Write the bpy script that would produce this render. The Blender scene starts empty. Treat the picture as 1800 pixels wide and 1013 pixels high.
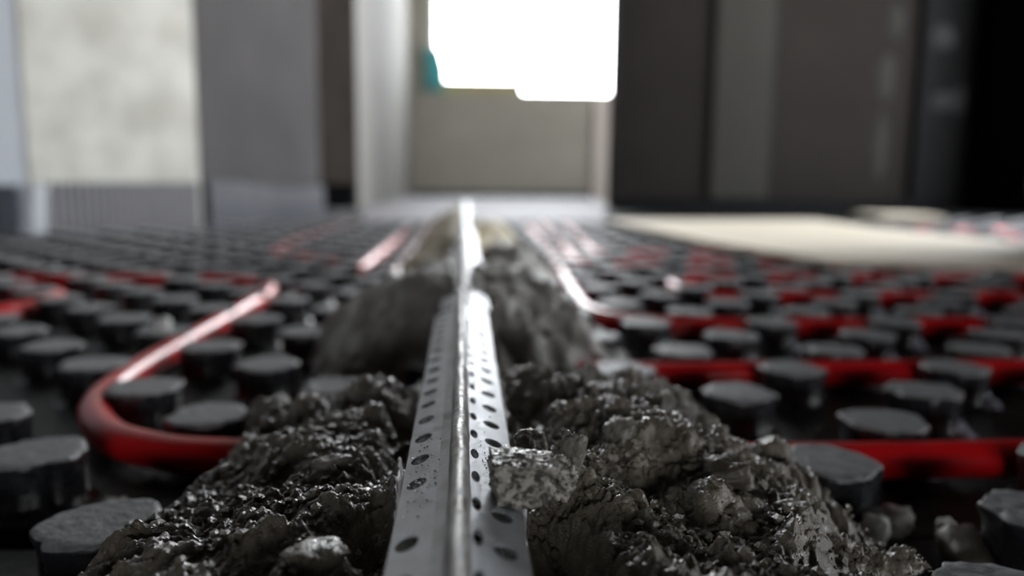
import bpy, math, random
import numpy as np
from mathutils import Matrix, Vector, noise as mnoise

random.seed(7)
rng = np.random.default_rng(11)
scene = bpy.context.scene
COL = scene.collection
PI = math.pi

# ------------------------------------------------------------------ camera, world, light, exposure
PITCH, YAW, ROLL, CAM_H = 0.1373, 0.062, 0.0087, 0.1285
cam_data = bpy.data.cameras.new('camera')
cam = bpy.data.objects.new('camera', cam_data)
COL.objects.link(cam)
cam_data.sensor_width = 23.5
cam_data.lens = 18.0
cam_data.clip_start = 0.005
cam_data.clip_end = 200
_yaw = Matrix(((math.cos(YAW), -math.sin(YAW), 0), (math.sin(YAW), math.cos(YAW), 0), (0, 0, 1)))
_pit = Matrix(((1, 0, 0), (0, -math.sin(PITCH), -math.cos(PITCH)), (0, math.cos(PITCH), -math.sin(PITCH))))
_rol = Matrix(((math.cos(ROLL), -math.sin(ROLL), 0), (math.sin(ROLL), math.cos(ROLL), 0), (0, 0, 1)))
_m = _rol @ _pit @ _yaw
_r, _d, _f = _m[0], _m[1], _m[2]
cam.matrix_world = Matrix(((_r[0], -_d[0], -_f[0], 0), (_r[1], -_d[1], -_f[1], 0), (_r[2], -_d[2], -_f[2], CAM_H), (0, 0, 0, 1)))
cam_data.dof.use_dof = True
cam_data.dof.focus_distance = 0.198
cam_data.dof.aperture_fstop = 3.8
cam_data.dof.aperture_blades = 0
scene.camera = cam

world = bpy.data.worlds.new('overcast_sky')
scene.world = world
world.use_nodes = True
wn = world.node_tree
wn.nodes.clear()
w_out = wn.nodes.new('ShaderNodeOutputWorld')
w_bg = wn.nodes.new('ShaderNodeBackground')
w_tc = wn.nodes.new('ShaderNodeTexCoord')
w_sep = wn.nodes.new('ShaderNodeSeparateXYZ')
w_ramp = wn.nodes.new('ShaderNodeValToRGB')
w_ramp.color_ramp.elements[0].position = 0.0
w_ramp.color_ramp.elements[0].color = (0.97, 0.985, 1.0, 1)
w_ramp.color_ramp.elements[1].position = 1.0
w_ramp.color_ramp.elements[1].color = (0.86, 0.94, 1.0, 1)
wn.links.new(w_tc.outputs['Generated'], w_sep.inputs[0])
wn.links.new(w_sep.outputs['Z'], w_ramp.inputs['Fac'])
wn.links.new(w_ramp.outputs['Color'], w_bg.inputs['Color'])
w_bg.inputs['Strength'].default_value = 22.0
wn.links.new(w_bg.outputs[0], w_out.inputs['Surface'])

# sky openings, fill ones added: (centre, direction looking into the room, width, height)
OPENINGS = {
    'window_1': ((0.43, 5.42, 1.42), (0, -1, 0), 1.32, 1.44),
    'window_2': ((2.42, 4.20, 1.20), (-1, 0, 0), 0.60, 0.90),
    'fill_opening_back': ((0.30, -2.12, 0.27), (0, 1, 0), 1.10, 0.32),  # unseen low opening added behind the camera as fill
    'fill_opening_right': ((2.235, 0.32, 0.36), (-1, 0, 0), 0.66, 0.50),  # unseen opening added in the near right wall to light stud sides
    'window_3': ((2.235, 1.97, 1.25), (-1, 0, 0), 1.36, 2.30),
}
for nm, (c, d, w, h) in OPENINGS.items():
    ld = bpy.data.lights.new('sky_portal', 'AREA')
    ld.shape = 'RECTANGLE'
    ld.size, ld.size_y = w, h
    ld.cycles.is_portal = True
    lo = bpy.data.objects.new('sky_portal', ld)
    COL.objects.link(lo)
    lo.location = c
    lo.rotation_euler = Vector(d).to_track_quat('-Z', 'Y').to_euler()

vs = scene.view_settings
vs.view_transform = 'Standard'
vs.look = 'None'
vs.gamma = 1.0
vs.use_curve_mapping = False
vs.exposure = 0.0
scene.cycles.use_denoising = True
scene.cycles.max_bounces = 10
scene.cycles.diffuse_bounces = 6
scene.cycles.glossy_bounces = 4
scene.cycles.transparent_max_bounces = 8
scene.cycles.sample_clamp_indirect = 20.0
scene.cycles.caustics_reflective = False
scene.cycles.caustics_refractive = False

# ------------------------------------------------------------------ helpers
def link(o, parent=None):
    COL.objects.link(o)
    if parent is not None:
        o.parent = parent
    return o

def tag(o, label=None, cat=None, group=None, kind=None):
    if label: o['label'] = label
    if cat: o['category'] = cat
    if group: o['group'] = group
    if kind: o['kind'] = kind
    return o

def empty(name, loc=(0, 0, 0), rotz=0.0):
    o = bpy.data.objects.new(name, None)
    o.empty_display_size = 0.02
    link(o)
    o.location = loc
    o.rotation_euler = (0, 0, rotz)
    return o

def mesh_obj(name, verts, faces, mat, parent=None, smooth=False):
    me = bpy.data.meshes.new(name)
    me.from_pydata([tuple(v) for v in verts], [], [tuple(f) for f in faces])
    me.validate()
    me.update()
    if smooth:
        me.polygons.foreach_set('use_smooth', np.ones(len(me.polygons), bool))
    me.materials.append(mat)
    return link(bpy.data.objects.new(name, me), parent)

def quads_mesh(name, V, Q, mat, parent=None, smooth=True):
    """Fast mesh from a vertex array and an array of quads."""
    me = bpy.data.meshes.new(name)
    me.vertices.add(len(V))
    me.vertices.foreach_set('co', V.astype(np.float32).ravel())
    me.loops.add(Q.size)
    me.loops.foreach_set('vertex_index', Q.astype(np.int32).ravel())
    me.polygons.add(len(Q))
    me.polygons.foreach_set('loop_start', np.arange(0, Q.size, 4, dtype=np.int32))
    me.update(calc_edges=True)
    if smooth:
        me.polygons.foreach_set('use_smooth', np.ones(len(Q), bool))
    me.materials.append(mat)
    return link(bpy.data.objects.new(name, me), parent)

def box_data(x0, x1, y0, y1, z0, z1):
    v = [(x0, y0, z0), (x1, y0, z0), (x1, y1, z0), (x0, y1, z0), (x0, y0, z1), (x1, y0, z1), (x1, y1, z1), (x0, y1, z1)]
    f = [(3, 2, 1, 0), (4, 5, 6, 7), (0, 1, 5, 4), (1, 2, 6, 5), (2, 3, 7, 6), (3, 0, 4, 7)]
    return v, f

def box(name, x0, x1, y0, y1, z0, z1, mat, parent=None):
    v, f = box_data(x0, x1, y0, y1, z0, z1)
    return mesh_obj(name, v, f, mat, parent)

def prism(name, pts, z0, z1, mat, parent=None):
    n = len(pts)
    v = [(p[0], p[1], z0) for p in pts] + [(p[0], p[1], z1) for p in pts]
    f = [tuple(range(n - 1, -1, -1)), tuple(range(n, 2 * n))]
    f += [(i, (i + 1) % n, n + (i + 1) % n, n + i) for i in range(n)]
    return mesh_obj(name, v, f, mat, parent)

def slab(name, a, b, thick, z0, z1, mat, parent=None):
    """Upright slab whose room face runs a->b; the body lies to the left of that direction."""
    d = Vector((b[0] - a[0], b[1] - a[1])).normalized()
    n = Vector((-d.y, d.x)) * thick
    return prism(name, [a, b, (b[0] + n.x, b[1] + n.y), (a[0] + n.x, a[1] + n.y)], z0, z1, mat, parent)

def smooth_path(pts, radius, seg=10):
    """Polyline with every inner corner rounded by an arc-like fillet."""
    P = [Vector(p) for p in pts]
    out = [P[0]]
    for i in range(1, len(P) - 1):
        a, b, c = P[i - 1], P[i], P[i + 1]
        r = min(radius, 0.49 * (a - b).length, 0.49 * (c - b).length)
        p0 = b + (a - b).normalized() * r
        p1 = b + (c - b).normalized() * r
        for k in range(seg + 1):
            t = k / seg
            q = p0 * (1 - t) ** 2 + b * (2 * t * (1 - t)) + p1 * t * t
            # pull towards a circular arc
            out.append(q + (b - q) * 0.10 * 4 * t * (1 - t))
    out.append(P[-1])
    return out

def spline_path(pts, seg=8):
    """Catmull-Rom curve through the points."""
    P = [Vector(p) for p in pts]
    P = [P[0] * 2 - P[1]] + P + [P[-1] * 2 - P[-2]]
    out = []
    for i in range(1, len(P) - 2):
        for k in range(seg):
            t = k / seg
            out.append(0.5 * (P[i] * 2 + (P[i + 1] - P[i - 1]) * t + (P[i - 1] * 2 - P[i] * 5 + P[i + 1] * 4 - P[i + 2]) * t * t + (P[i] * 3 - P[i - 1] - P[i + 1] * 3 + P[i + 2]) * t ** 3))
    out.append(P[-2])
    return out

def tube(name, pts, rad, mat, parent=None, sides=16):
    n = len(pts)
    V, F = [], []
    for i, p in enumerate(pts):
        t = (pts[min(i + 1, n - 1)] - pts[max(i - 1, 0)]).normalized()
        u = t.cross(Vector((0, 0, 1)))
        if u.length < 1e-4:
            u = Vector((1, 0, 0))
        u.normalize()
        w = u.cross(t)
        for k in range(sides):
            a = 2 * PI * k / sides
            V.append(p + (u * math.cos(a) + w * math.sin(a)) * rad)
    for i in range(n - 1):
        for k in range(sides):
            k2 = (k + 1) % sides
            F.append((i * sides + k, (i + 1) * sides + k, (i + 1) * sides + k2, i * sides + k2))
    F.append(tuple(range(sides)))
    F.append(tuple(range(n * sides - 1, (n - 1) * sides - 1, -1)))
    return mesh_obj(name, V, F, mat, parent, smooth=True)

# ------------------------------------------------------------------ numpy noise
_T = rng.random((256, 256))
_JX = rng.random((256, 256)); _JY = rng.random((256, 256)); _JA = rng.random((256, 256))

def vnoise(x, y, s=0):
    xi, yi = np.floor(x).astype(int), np.floor(y).astype(int)
    fx, fy = x - xi, y - yi
    fx = fx * fx * fx * (fx * (fx * 6 - 15) + 10)
    fy = fy * fy * fy * (fy * (fy * 6 - 15) + 10)
    a = _T[(xi + s * 37) & 255, (yi + s * 71) & 255]
    b = _T[(xi + 1 + s * 37) & 255, (yi + s * 71) & 255]
    c = _T[(xi + s * 37) & 255, (yi + 1 + s * 71) & 255]
    d = _T[(xi + 1 + s * 37) & 255, (yi + 1 + s * 71) & 255]
    return (a * (1 - fx) + b * fx) * (1 - fy) + (c * (1 - fx) + d * fx) * fy - 0.5

def fbm(x, y, s=0, octv=4, gain=0.5):
    t, a = 0, 1.0
    for k in range(octv):
        c, sn = math.cos(0.6 * k + s), math.sin(0.6 * k + s)
        t = t + a * vnoise((c * x - sn * y) * 2 ** k, (sn * x + c * y) * 2 ** k, s + k * 3)
        a *= gain
    return t

def grains(x, y, s=0, size=0.5):
    """Height of half-buried round grains scattered one per unit cell."""
    xi, yi = np.floor(x).astype(int), np.floor(y).astype(int)
    best = np.zeros_like(x)
    for dx in (-1, 0, 1):
        for dy in (-1, 0, 1):
            cx, cy = (xi + dx + s * 53) & 255, (yi + dy + s * 29) & 255
            px, py = xi + dx + _JX[cx, cy], yi + dy + _JY[cx, cy]
            r = size * (0.35 + 0.65 * _JA[cx, cy])
            d2 = (x - px) ** 2 + (y - py) ** 2
            h = np.sqrt(np.maximum(r * r - d2, 0)) * (0.3 + 0.9 * _JA[cy, cx])
            best = np.maximum(best, h)
    return best

# ------------------------------------------------------------------ materials
def mat(name, col, rough=0.6, metal=0.0, spec=0.5, n_scale=0, n_amt=0.0, col2=None, bump=0.0, bump_scale=None, detail=4.0, coat=0.0, coords='Object', r_amt=0.0):
    m = bpy.data.materials.new(name)
    m.use_nodes = True
    nt = m.node_tree
    b = nt.nodes['Principled BSDF']
    b.inputs['Base Color'].default_value = (*col, 1)
    b.inputs['Roughness'].default_value = rough
    b.inputs['Metallic'].default_value = metal
    b.inputs['Specular IOR Level'].default_value = spec
    b.inputs['Coat Weight'].default_value = coat
    b.inputs['Coat Roughness'].default_value = 0.06
    if n_scale:
        tc = nt.nodes.new('ShaderNodeTexCoord')
        nz = nt.nodes.new('ShaderNodeTexNoise')
        nz.inputs['Scale'].default_value = n_scale
        nz.inputs['Detail'].default_value = detail
        nt.links.new(tc.outputs[coords], nz.inputs['Vector'])
        if col2 is not None:
            rp = nt.nodes.new('ShaderNodeValToRGB')
            rp.color_ramp.elements[0].position = 0.5 - n_amt
            rp.color_ramp.elements[1].position = 0.5 + n_amt
            rp.color_ramp.elements[0].color = (*col, 1)
            rp.color_ramp.elements[1].color = (*col2, 1)
            nt.links.new(nz.outputs['Fac'], rp.inputs['Fac'])
            nt.links.new(rp.outputs['Color'], b.inputs['Base Color'])
        if r_amt:
            mr = nt.nodes.new('ShaderNodeMapRange')
            mr.inputs['From Min'].default_value = 0.35
            mr.inputs['From Max'].default_value = 0.65
            mr.inputs['To Min'].default_value = max(0.03, rough - r_amt)
            mr.inputs['To Max'].default_value = min(1.0, rough + r_amt)
            nt.links.new(nz.outputs['Fac'], mr.inputs['Value'])
            nt.links.new(mr.outputs[0], b.inputs['Roughness'])
        if bump:
            n2 = nz
            if bump_scale:
                n2 = nt.nodes.new('ShaderNodeTexNoise')
                n2.inputs['Scale'].default_value = bump_scale
                n2.inputs['Detail'].default_value = 6
                nt.links.new(tc.outputs[coords], n2.inputs['Vector'])
            bp = nt.nodes.new('ShaderNodeBump')
            bp.inputs['Strength'].default_value = 1.0
            bp.inputs['Distance'].default_value = bump
            nt.links.new(n2.outputs['Fac'], bp.inputs['Height'])
            nt.links.new(bp.outputs['Normal'], b.inputs['Normal'])
            nt.links.new(bp.outputs['Normal'], b.inputs['Coat Normal'])
    return m

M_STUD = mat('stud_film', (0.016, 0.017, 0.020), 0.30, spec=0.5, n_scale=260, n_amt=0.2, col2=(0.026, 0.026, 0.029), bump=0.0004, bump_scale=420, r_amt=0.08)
M_STUDTOP = mat('pale_stud_top', (0.1947, 0.1971, 0.2065), 0.50, spec=0.4, n_scale=230, n_amt=0.16, col2=(0.3245, 0.3269, 0.3351), bump=0.0012, bump_scale=300, r_amt=0.10)  # tops paler and rougher than the stud sides
M_TAB = mat('painted_film_glare', (0.408, 0.4462, 0.561), 0.25, spec=0.6, n_scale=400, n_amt=0.2, col2=(0.765, 0.816, 0.969), bump=0.0004, bump_scale=700)  # glare of the stud film put into the colour
M_PANEL = mat('panel_film', (0.003, 0.003, 0.0033), 0.5, spec=0.25, n_scale=35, n_amt=0.16, col2=(0.009, 0.0078, 0.0066), bump=0.0012, bump_scale=160)
M_PIPE = mat('red_pipe', (0.72, 0.0072, 0.012), 0.30, spec=0.5, n_scale=60, n_amt=0.3, col2=(0.6, 0.006, 0.0096))
M_MORTAR = mat('wet_mortar', (0.115, 0.096, 0.069), 0.42, spec=0.5, n_scale=130, n_amt=0.2, col2=(0.2, 0.17, 0.128), bump=0.00055, bump_scale=1400, r_amt=0.12, coat=0.85)
M_MORTAR_FAR = mat('lighter_mortar', (0.189, 0.18, 0.162), 0.30, spec=0.6, n_scale=60, n_amt=0.2, col2=(0.306, 0.288, 0.261), bump=0.0008, bump_scale=600)  # lighter grey than the near mortar
M_CHUNK = mat('chunk_mortar', (0.066, 0.06, 0.0504), 0.20, spec=0.7, n_scale=520, n_amt=0.07, col2=(0.48, 0.45, 0.402), bump=0.0012, bump_scale=650, r_amt=0.12)
M_LUMP = mat('mortar_lump', (0.15, 0.141, 0.123), 0.42, spec=0.5, n_scale=260, n_amt=0.2, col2=(0.3, 0.2775, 0.24), bump=0.0006, bump_scale=900, r_amt=0.2)
M_PEBBLE = mat('brown_pebble', (0.055, 0.044, 0.033), 0.45, spec=0.4, n_scale=220, n_amt=0.2, col2=(0.090, 0.074, 0.056), bump=0.0003, bump_scale=1200)
M_DRY = mat('dry_mortar', (0.50, 0.44, 0.32), 0.8, n_scale=25, n_amt=0.2, col2=(0.62, 0.56, 0.43), bump=0.002, bump_scale=200)
M_ZINC = mat('zinc_sheet', (0.378, 0.3938, 0.42), 0.43, metal=0.6, n_scale=160, n_amt=0.16, col2=(0.504, 0.525, 0.5565), bump=0.00008, bump_scale=500, r_amt=0.10)
M_ZINC_DIRTY = mat('dirty_zinc', (0.22, 0.205, 0.18), 0.50, metal=0.5, n_scale=330, n_amt=0.12, col2=(0.50, 0.50, 0.51), bump=0.0002, bump_scale=700, r_amt=0.15, detail=6)
M_ZINC_FOLD = mat('smeared_zinc', (0.26, 0.255, 0.25), 0.45, metal=0.7, n_scale=120, n_amt=0.14, col2=(0.44, 0.45, 0.47), bump=0.0001, bump_scale=500, r_amt=0.12)
M_SHEET = mat('beige_board', (0.6232, 0.5494, 0.4427), 0.55, n_scale=6, n_amt=0.25, col2=(0.6724, 0.5986, 0.492), bump=0.0006, bump_scale=60)
M_PALESHEET = mat('pale_sheet', (0.1216, 0.1102, 0.1235), 0.65, spec=0.25, n_scale=5, n_amt=0.3, col2=(0.152, 0.1368, 0.152), bump=0.002, bump_scale=9)
M_STRIP = mat('grey_foam', (0.09563, 0.09277, 0.1013), 0.55, n_scale=30, n_amt=0.25, col2=(0.1237, 0.1181, 0.1266))
M_STRIP_SHINY = mat('grey_foam_film', (0.054, 0.0558, 0.06522), 0.38, spec=0.6, n_scale=14, n_amt=0.25, col2=(0.072, 0.0738, 0.0846), bump=0.004, bump_scale=14)
M_BLACK = mat('black_foam', (0.0024, 0.0024, 0.0028), 0.7, spec=0.05, n_scale=40, n_amt=0.2, col2=(0.004, 0.004, 0.0044))
M_WHITE = mat('white_plastic', (0.72, 0.77, 0.82), 0.4, n_scale=40, n_amt=0.3, col2=(0.78, 0.82, 0.86))
M_BOX = mat('dark_blue_plastic', (0.030, 0.035, 0.052), 0.45, n_scale=40, n_amt=0.2, col2=(0.038, 0.043, 0.06))
M_SCREED = mat('bare_concrete', (0.20, 0.19, 0.18), 0.85, n_scale=9, n_amt=0.2, col2=(0.26, 0.25, 0.23), bump=0.002, bump_scale=70)
M_PLASTER = mat('light_plaster', (0.4379, 0.4284, 0.3856), 0.85, n_scale=9, n_amt=0.12, col2=(0.5902, 0.5807, 0.5331), bump=0.004, bump_scale=22, coords='Object', spec=0.2)
M_PAINT = mat('pale_blue_plaster', (0.6656, 0.704, 0.768), 0.8, n_scale=5, n_amt=0.3, col2=(0.7168, 0.7552, 0.8064), spec=0.2)
M_DARKGREY = mat('darker_grey_wall', (0.0396, 0.0372, 0.0378), 0.8, n_scale=6, n_amt=0.2, col2=(0.054, 0.0504, 0.051), bump=0.003, bump_scale=30, spec=0.2)  # even grey, darker than the light plaster next to it
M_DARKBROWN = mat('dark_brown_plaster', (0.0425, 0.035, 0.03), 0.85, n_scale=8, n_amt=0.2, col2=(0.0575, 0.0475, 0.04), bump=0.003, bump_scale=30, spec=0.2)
M_ALCOVE = mat('ochre_grey_plaster', (0.4563, 0.4336, 0.3727), 0.85, n_scale=4, n_amt=0.2, col2=(0.5323, 0.5096, 0.4411), bump=0.003, bump_scale=25, spec=0.2)
M_JAMB = mat('pale_jamb_plaster', (0.135, 0.13, 0.12), 0.85, n_scale=5, n_amt=0.2, col2=(0.165, 0.16, 0.15), bump=0.003, bump_scale=25, spec=0.2)
M_PINKISH = mat('pinkish_plaster', (0.825, 0.735, 0.675), 0.85, n_scale=5, n_amt=0.2, col2=(0.9, 0.81, 0.75), spec=0.2)
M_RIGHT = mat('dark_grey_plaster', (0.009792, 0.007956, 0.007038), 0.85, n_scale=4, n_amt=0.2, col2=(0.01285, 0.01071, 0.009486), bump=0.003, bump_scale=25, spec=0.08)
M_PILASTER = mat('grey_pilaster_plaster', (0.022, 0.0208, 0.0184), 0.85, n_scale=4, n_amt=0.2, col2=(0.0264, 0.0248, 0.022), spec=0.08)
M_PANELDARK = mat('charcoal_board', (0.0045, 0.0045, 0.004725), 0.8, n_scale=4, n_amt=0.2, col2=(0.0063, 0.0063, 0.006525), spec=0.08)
M_DAB = mat('filler_dab', (0.0204, 0.0204, 0.0216), 0.8, n_scale=20, n_amt=0.2, col2=(0.027, 0.027, 0.0282), spec=0.08)
M_VERYDARK = mat('shade_black_wall', (0.006, 0.006, 0.0065), 0.9, n_scale=4, n_amt=0.2, col2=(0.009, 0.009, 0.0095), spec=0.08)  # near black: shade of the unlit right walls put into the colour
M_CEIL = mat('raw_ceiling', (0.08, 0.078, 0.075), 0.9, n_scale=4, n_amt=0.2, col2=(0.10, 0.098, 0.094), spec=0.2)
M_YELLOW = mat('yellow_foam', (0.52, 0.46, 0.20), 0.8, n_scale=30, n_amt=0.3, col2=(0.60, 0.54, 0.26))
M_FRAME = mat('window_frame_white', (0.80, 0.80, 0.80), 0.4, n_scale=30, n_amt=0.3, col2=(0.82, 0.82, 0.82))
M_FOAM_GLARE = mat('white_foam_glare', (0.75, 0.76, 0.74), 0.6, n_scale=300, n_amt=0.3, col2=(0.82, 0.82, 0.80), bump=0.0004, bump_scale=500)  # white for foam scraps and one painted film glare

M_GLASS = bpy.data.materials.new('window_glass')
M_GLASS.use_nodes = True
_nt = M_GLASS.node_tree
_nt.nodes.clear()
_o = _nt.nodes.new('ShaderNodeOutputMaterial')
_mx = _nt.nodes.new('ShaderNodeMixShader')
_tr = _nt.nodes.new('ShaderNodeBsdfTransparent')
_gl = _nt.nodes.new('ShaderNodeBsdfGlossy')
_gl.inputs['Roughness'].default_value = 0.02
_mx.inputs[0].default_value = 0.06
_nt.links.new(_tr.outputs[0], _mx.inputs[1])
_nt.links.new(_gl.outputs[0], _mx.inputs[2])
_nt.links.new(_mx.outputs[0], _o.inputs['Surface'])

M_TEAL = bpy.data.materials.new('teal_film')
M_TEAL.use_nodes = True
_nt = M_TEAL.node_tree
_pb = _nt.nodes['Principled BSDF']
_tl = _nt.nodes.new('ShaderNodeBsdfTranslucent')
_mx = _nt.nodes.new('ShaderNodeMixShader')
_nz = _nt.nodes.new('ShaderNodeTexNoise')
_nz.inputs['Scale'].default_value = 20
_rp = _nt.nodes.new('ShaderNodeValToRGB')
_rp.color_ramp.elements[0].color = (0.10, 0.36, 0.38, 1)
_rp.color_ramp.elements[1].color = (0.16, 0.46, 0.48, 1)
_nt.links.new(_nz.outputs['Fac'], _rp.inputs['Fac'])
_nt.links.new(_rp.outputs['Color'], _pb.inputs['Base Color'])
_nt.links.new(_rp.outputs['Color'], _tl.inputs['Color'])
_mx.inputs[0].default_value = 0.35
_nt.links.new(_pb.outputs[0], _mx.inputs[1])
_nt.links.new(_tl.outputs[0], _mx.inputs[2])
_nt.links.new(_mx.outputs[0], _nt.nodes['Material Output'].inputs['Surface'])

# ------------------------------------------------------------------ setting
ROOM_H = 2.60
fl = prism('floor', [(-2.6, -2.2), (2.7, -2.2), (2.7, 5.7), (-2.6, 5.7)], -0.14, -0.021, M_SCREED); tag(fl, kind='structure')
ce = prism('ceiling', [(-2.6, -2.2), (2.7, -2.2), (2.7, 5.7), (-2.6, 5.7)], ROOM_H, ROOM_H + 0.15, M_CEIL); tag(ce, kind='structure')
Z0 = -0.02

def wall(name, a, b, thick, m, z0=Z0, z1=ROOM_H):
    o = slab(name, a, b, thick, z0, z1, m)
    return tag(o, kind='structure')

def wall_with_hole(name, poly_fn, u0, u1, hu0, hu1, hz0, hz1, m):
    """Wall box given by poly_fn(ua, ub) -> 4 plan points, with a rectangular opening."""
    V, F = [], []
    def add(ua, ub, za, zb):
        pts = poly_fn(ua, ub)
        n = len(V)
        V.extend([(p[0], p[1], za) for p in pts] + [(p[0], p[1], zb) for p in pts])
        F.extend([(n + 3, n + 2, n + 1, n), (n + 4, n + 5, n + 6, n + 7)])
        F.extend([(n + i, n + (i + 1) % 4, n + 4 + (i + 1) % 4, n + 4 + i) for i in range(4)])
    add(u0, hu0, Z0, ROOM_H)
    add(hu1, u1, Z0, ROOM_H)
    add(hu0, hu1, Z0, hz0)
    add(hu0, hu1, hz1, ROOM_H)
    return tag(mesh_obj(name, V, F, m), kind='structure')

# main room, left side (clockwise seen from above, body to the left of the walking direction)
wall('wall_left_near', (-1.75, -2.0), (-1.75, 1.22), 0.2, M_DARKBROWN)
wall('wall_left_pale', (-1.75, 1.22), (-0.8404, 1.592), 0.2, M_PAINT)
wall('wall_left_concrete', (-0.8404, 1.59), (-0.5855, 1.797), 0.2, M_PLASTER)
wall('wall_left_dark', (-0.5855, 1.797), (-0.433, 2.42), 0.2, M_DARKGREY)
wall('wall_left_niche', (-0.68, 2.86), (-0.378, 2.86), 0.12, M_DARKBROWN)
wall('wall_left_reveal', (-0.74, 2.40), (-0.68, 2.98), 0.12, M_DARKBROWN)
wall('wall_left_passage', (-0.376, 2.862), (-0.356, 5.30), 0.2, M_JAMB)
# back wall with the bright window
OX0, OX1, OZ0, OZ1 = -0.19, 1.09, 0.70, 2.14
wall_with_hole('wall_back', lambda a, b: [(a, 5.30), (b, 5.30), (b, 5.50), (a, 5.50)], -0.56, 2.5, OX0, OX1, OZ0, OZ1, M_ALCOVE)
tag(box('trim_1', 0.872, 1.03, 5.275, 5.30, Z0, 0.69, M_PINKISH), kind='structure')
# far room on the right, behind the dark wall
wall_with_hole('wall_far_right', lambda a, b: [(2.34, a), (2.50, a), (2.50, b), (2.34, b)], 3.0, 5.5, 3.90, 4.50, 0.75, 1.65, M_ALCOVE)
# dark wall on the right, facing the camera
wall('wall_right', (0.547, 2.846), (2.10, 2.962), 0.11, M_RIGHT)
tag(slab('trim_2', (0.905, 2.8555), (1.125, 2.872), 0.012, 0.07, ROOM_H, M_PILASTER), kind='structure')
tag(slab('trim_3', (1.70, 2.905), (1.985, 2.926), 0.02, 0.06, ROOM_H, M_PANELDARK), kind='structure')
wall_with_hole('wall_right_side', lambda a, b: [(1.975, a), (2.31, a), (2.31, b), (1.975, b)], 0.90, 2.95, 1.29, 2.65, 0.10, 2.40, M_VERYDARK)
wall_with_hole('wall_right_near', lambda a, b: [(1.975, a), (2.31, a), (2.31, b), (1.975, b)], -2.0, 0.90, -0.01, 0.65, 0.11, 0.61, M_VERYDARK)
tag(box('shade_partition', 1.01, 1.975, 1.17, 1.29, Z0, ROOM_H, M_RIGHT), kind='structure')  # unseen partition added to keep window light off the near floor
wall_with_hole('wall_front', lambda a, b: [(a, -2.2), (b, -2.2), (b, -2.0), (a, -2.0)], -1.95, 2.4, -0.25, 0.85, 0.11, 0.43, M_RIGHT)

def dab(name, x, z, rx, rz, y):
    V = [(x, y - 0.006, z)]
    n = 14
    for k in range(n):
        a = 2 * PI * k / n
        r = 0.75 + 0.35 * random.random()
        V.append((x + rx * r * math.cos(a), y, z + rz * r * math.sin(a)))
    F = [(0, 1 + (k + 1) % n, 1 + k) for k in range(n)]
    return V, F
wr = bpy.data.objects['wall_right']
board = bpy.data.objects['trim_3']
for (x, z, rx, rz, y) in ((1.775, 0.665, 0.055, 0.055, 2.908), (1.80, 0.43, 0.075, 0.04, 2.910), (1.86, 0.44, 0.035, 0.06, 2.914)):
    mesh_obj('plaster_dab', *dab('plaster_dab', x, z, rx, rz, y), M_DAB, board)
for (x, z, rx, rz, y) in ((1.60, 0.72, 0.03, 0.07, 2.922), (1.575, 0.52, 0.035, 0.09, 2.920), (1.57, 0.25, 0.03, 0.14, 2.920)):
    mesh_obj('plaster_dab', *dab('plaster_dab', x, z, rx, rz, y), M_PILASTER, wr)

# windows and added fill openings: frame bars and panes
def window(name, x0, x1, z0, z1, place):
    root = empty(name)
    tag(root, kind='structure')
    f = 0.05
    bars = [(x0, x0 + f, z0, z1), (x1 - f, x1, z0, z1), (x0 + f, x1 - f, z0, z0 + f), (x0 + f, x1 - f, z1 - f, z1)]
    for (a, b, c, d) in bars:
        v, fc = box_data(a, b, -0.03, 0.03, c, d)
        mesh_obj('window_frame', [place(*p) for p in v], fc, M_FRAME, root)
    v, fc = box_data(x0 + f, x1 - f, -0.002, 0.002, z0 + f, z1 - f)
    mesh_obj('window_pane', [place(*p) for p in v], [fc[2]], M_GLASS, root)
    return root
window('window_1', OX0 - 0.04, OX1, OZ0 - 0.045, OZ1, lambda x, y, z: (x, 5.44 + y, z))
window('window_2', 3.90, 4.50, 0.75, 1.65, lambda x, y, z: (2.44 - y, x, z))
window('window_3', 1.29, 2.65, 0.10, 2.40, lambda x, y, z: (2.26 - y, x, z))
window('fill_opening_right', -0.01, 0.65, 0.11, 0.61, lambda x, y, z: (2.26 - y, x, z))
window('fill_opening_back', -0.25, 0.85, 0.11, 0.43, lambda x, y, z: (x, -2.12 + y, z))

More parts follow.
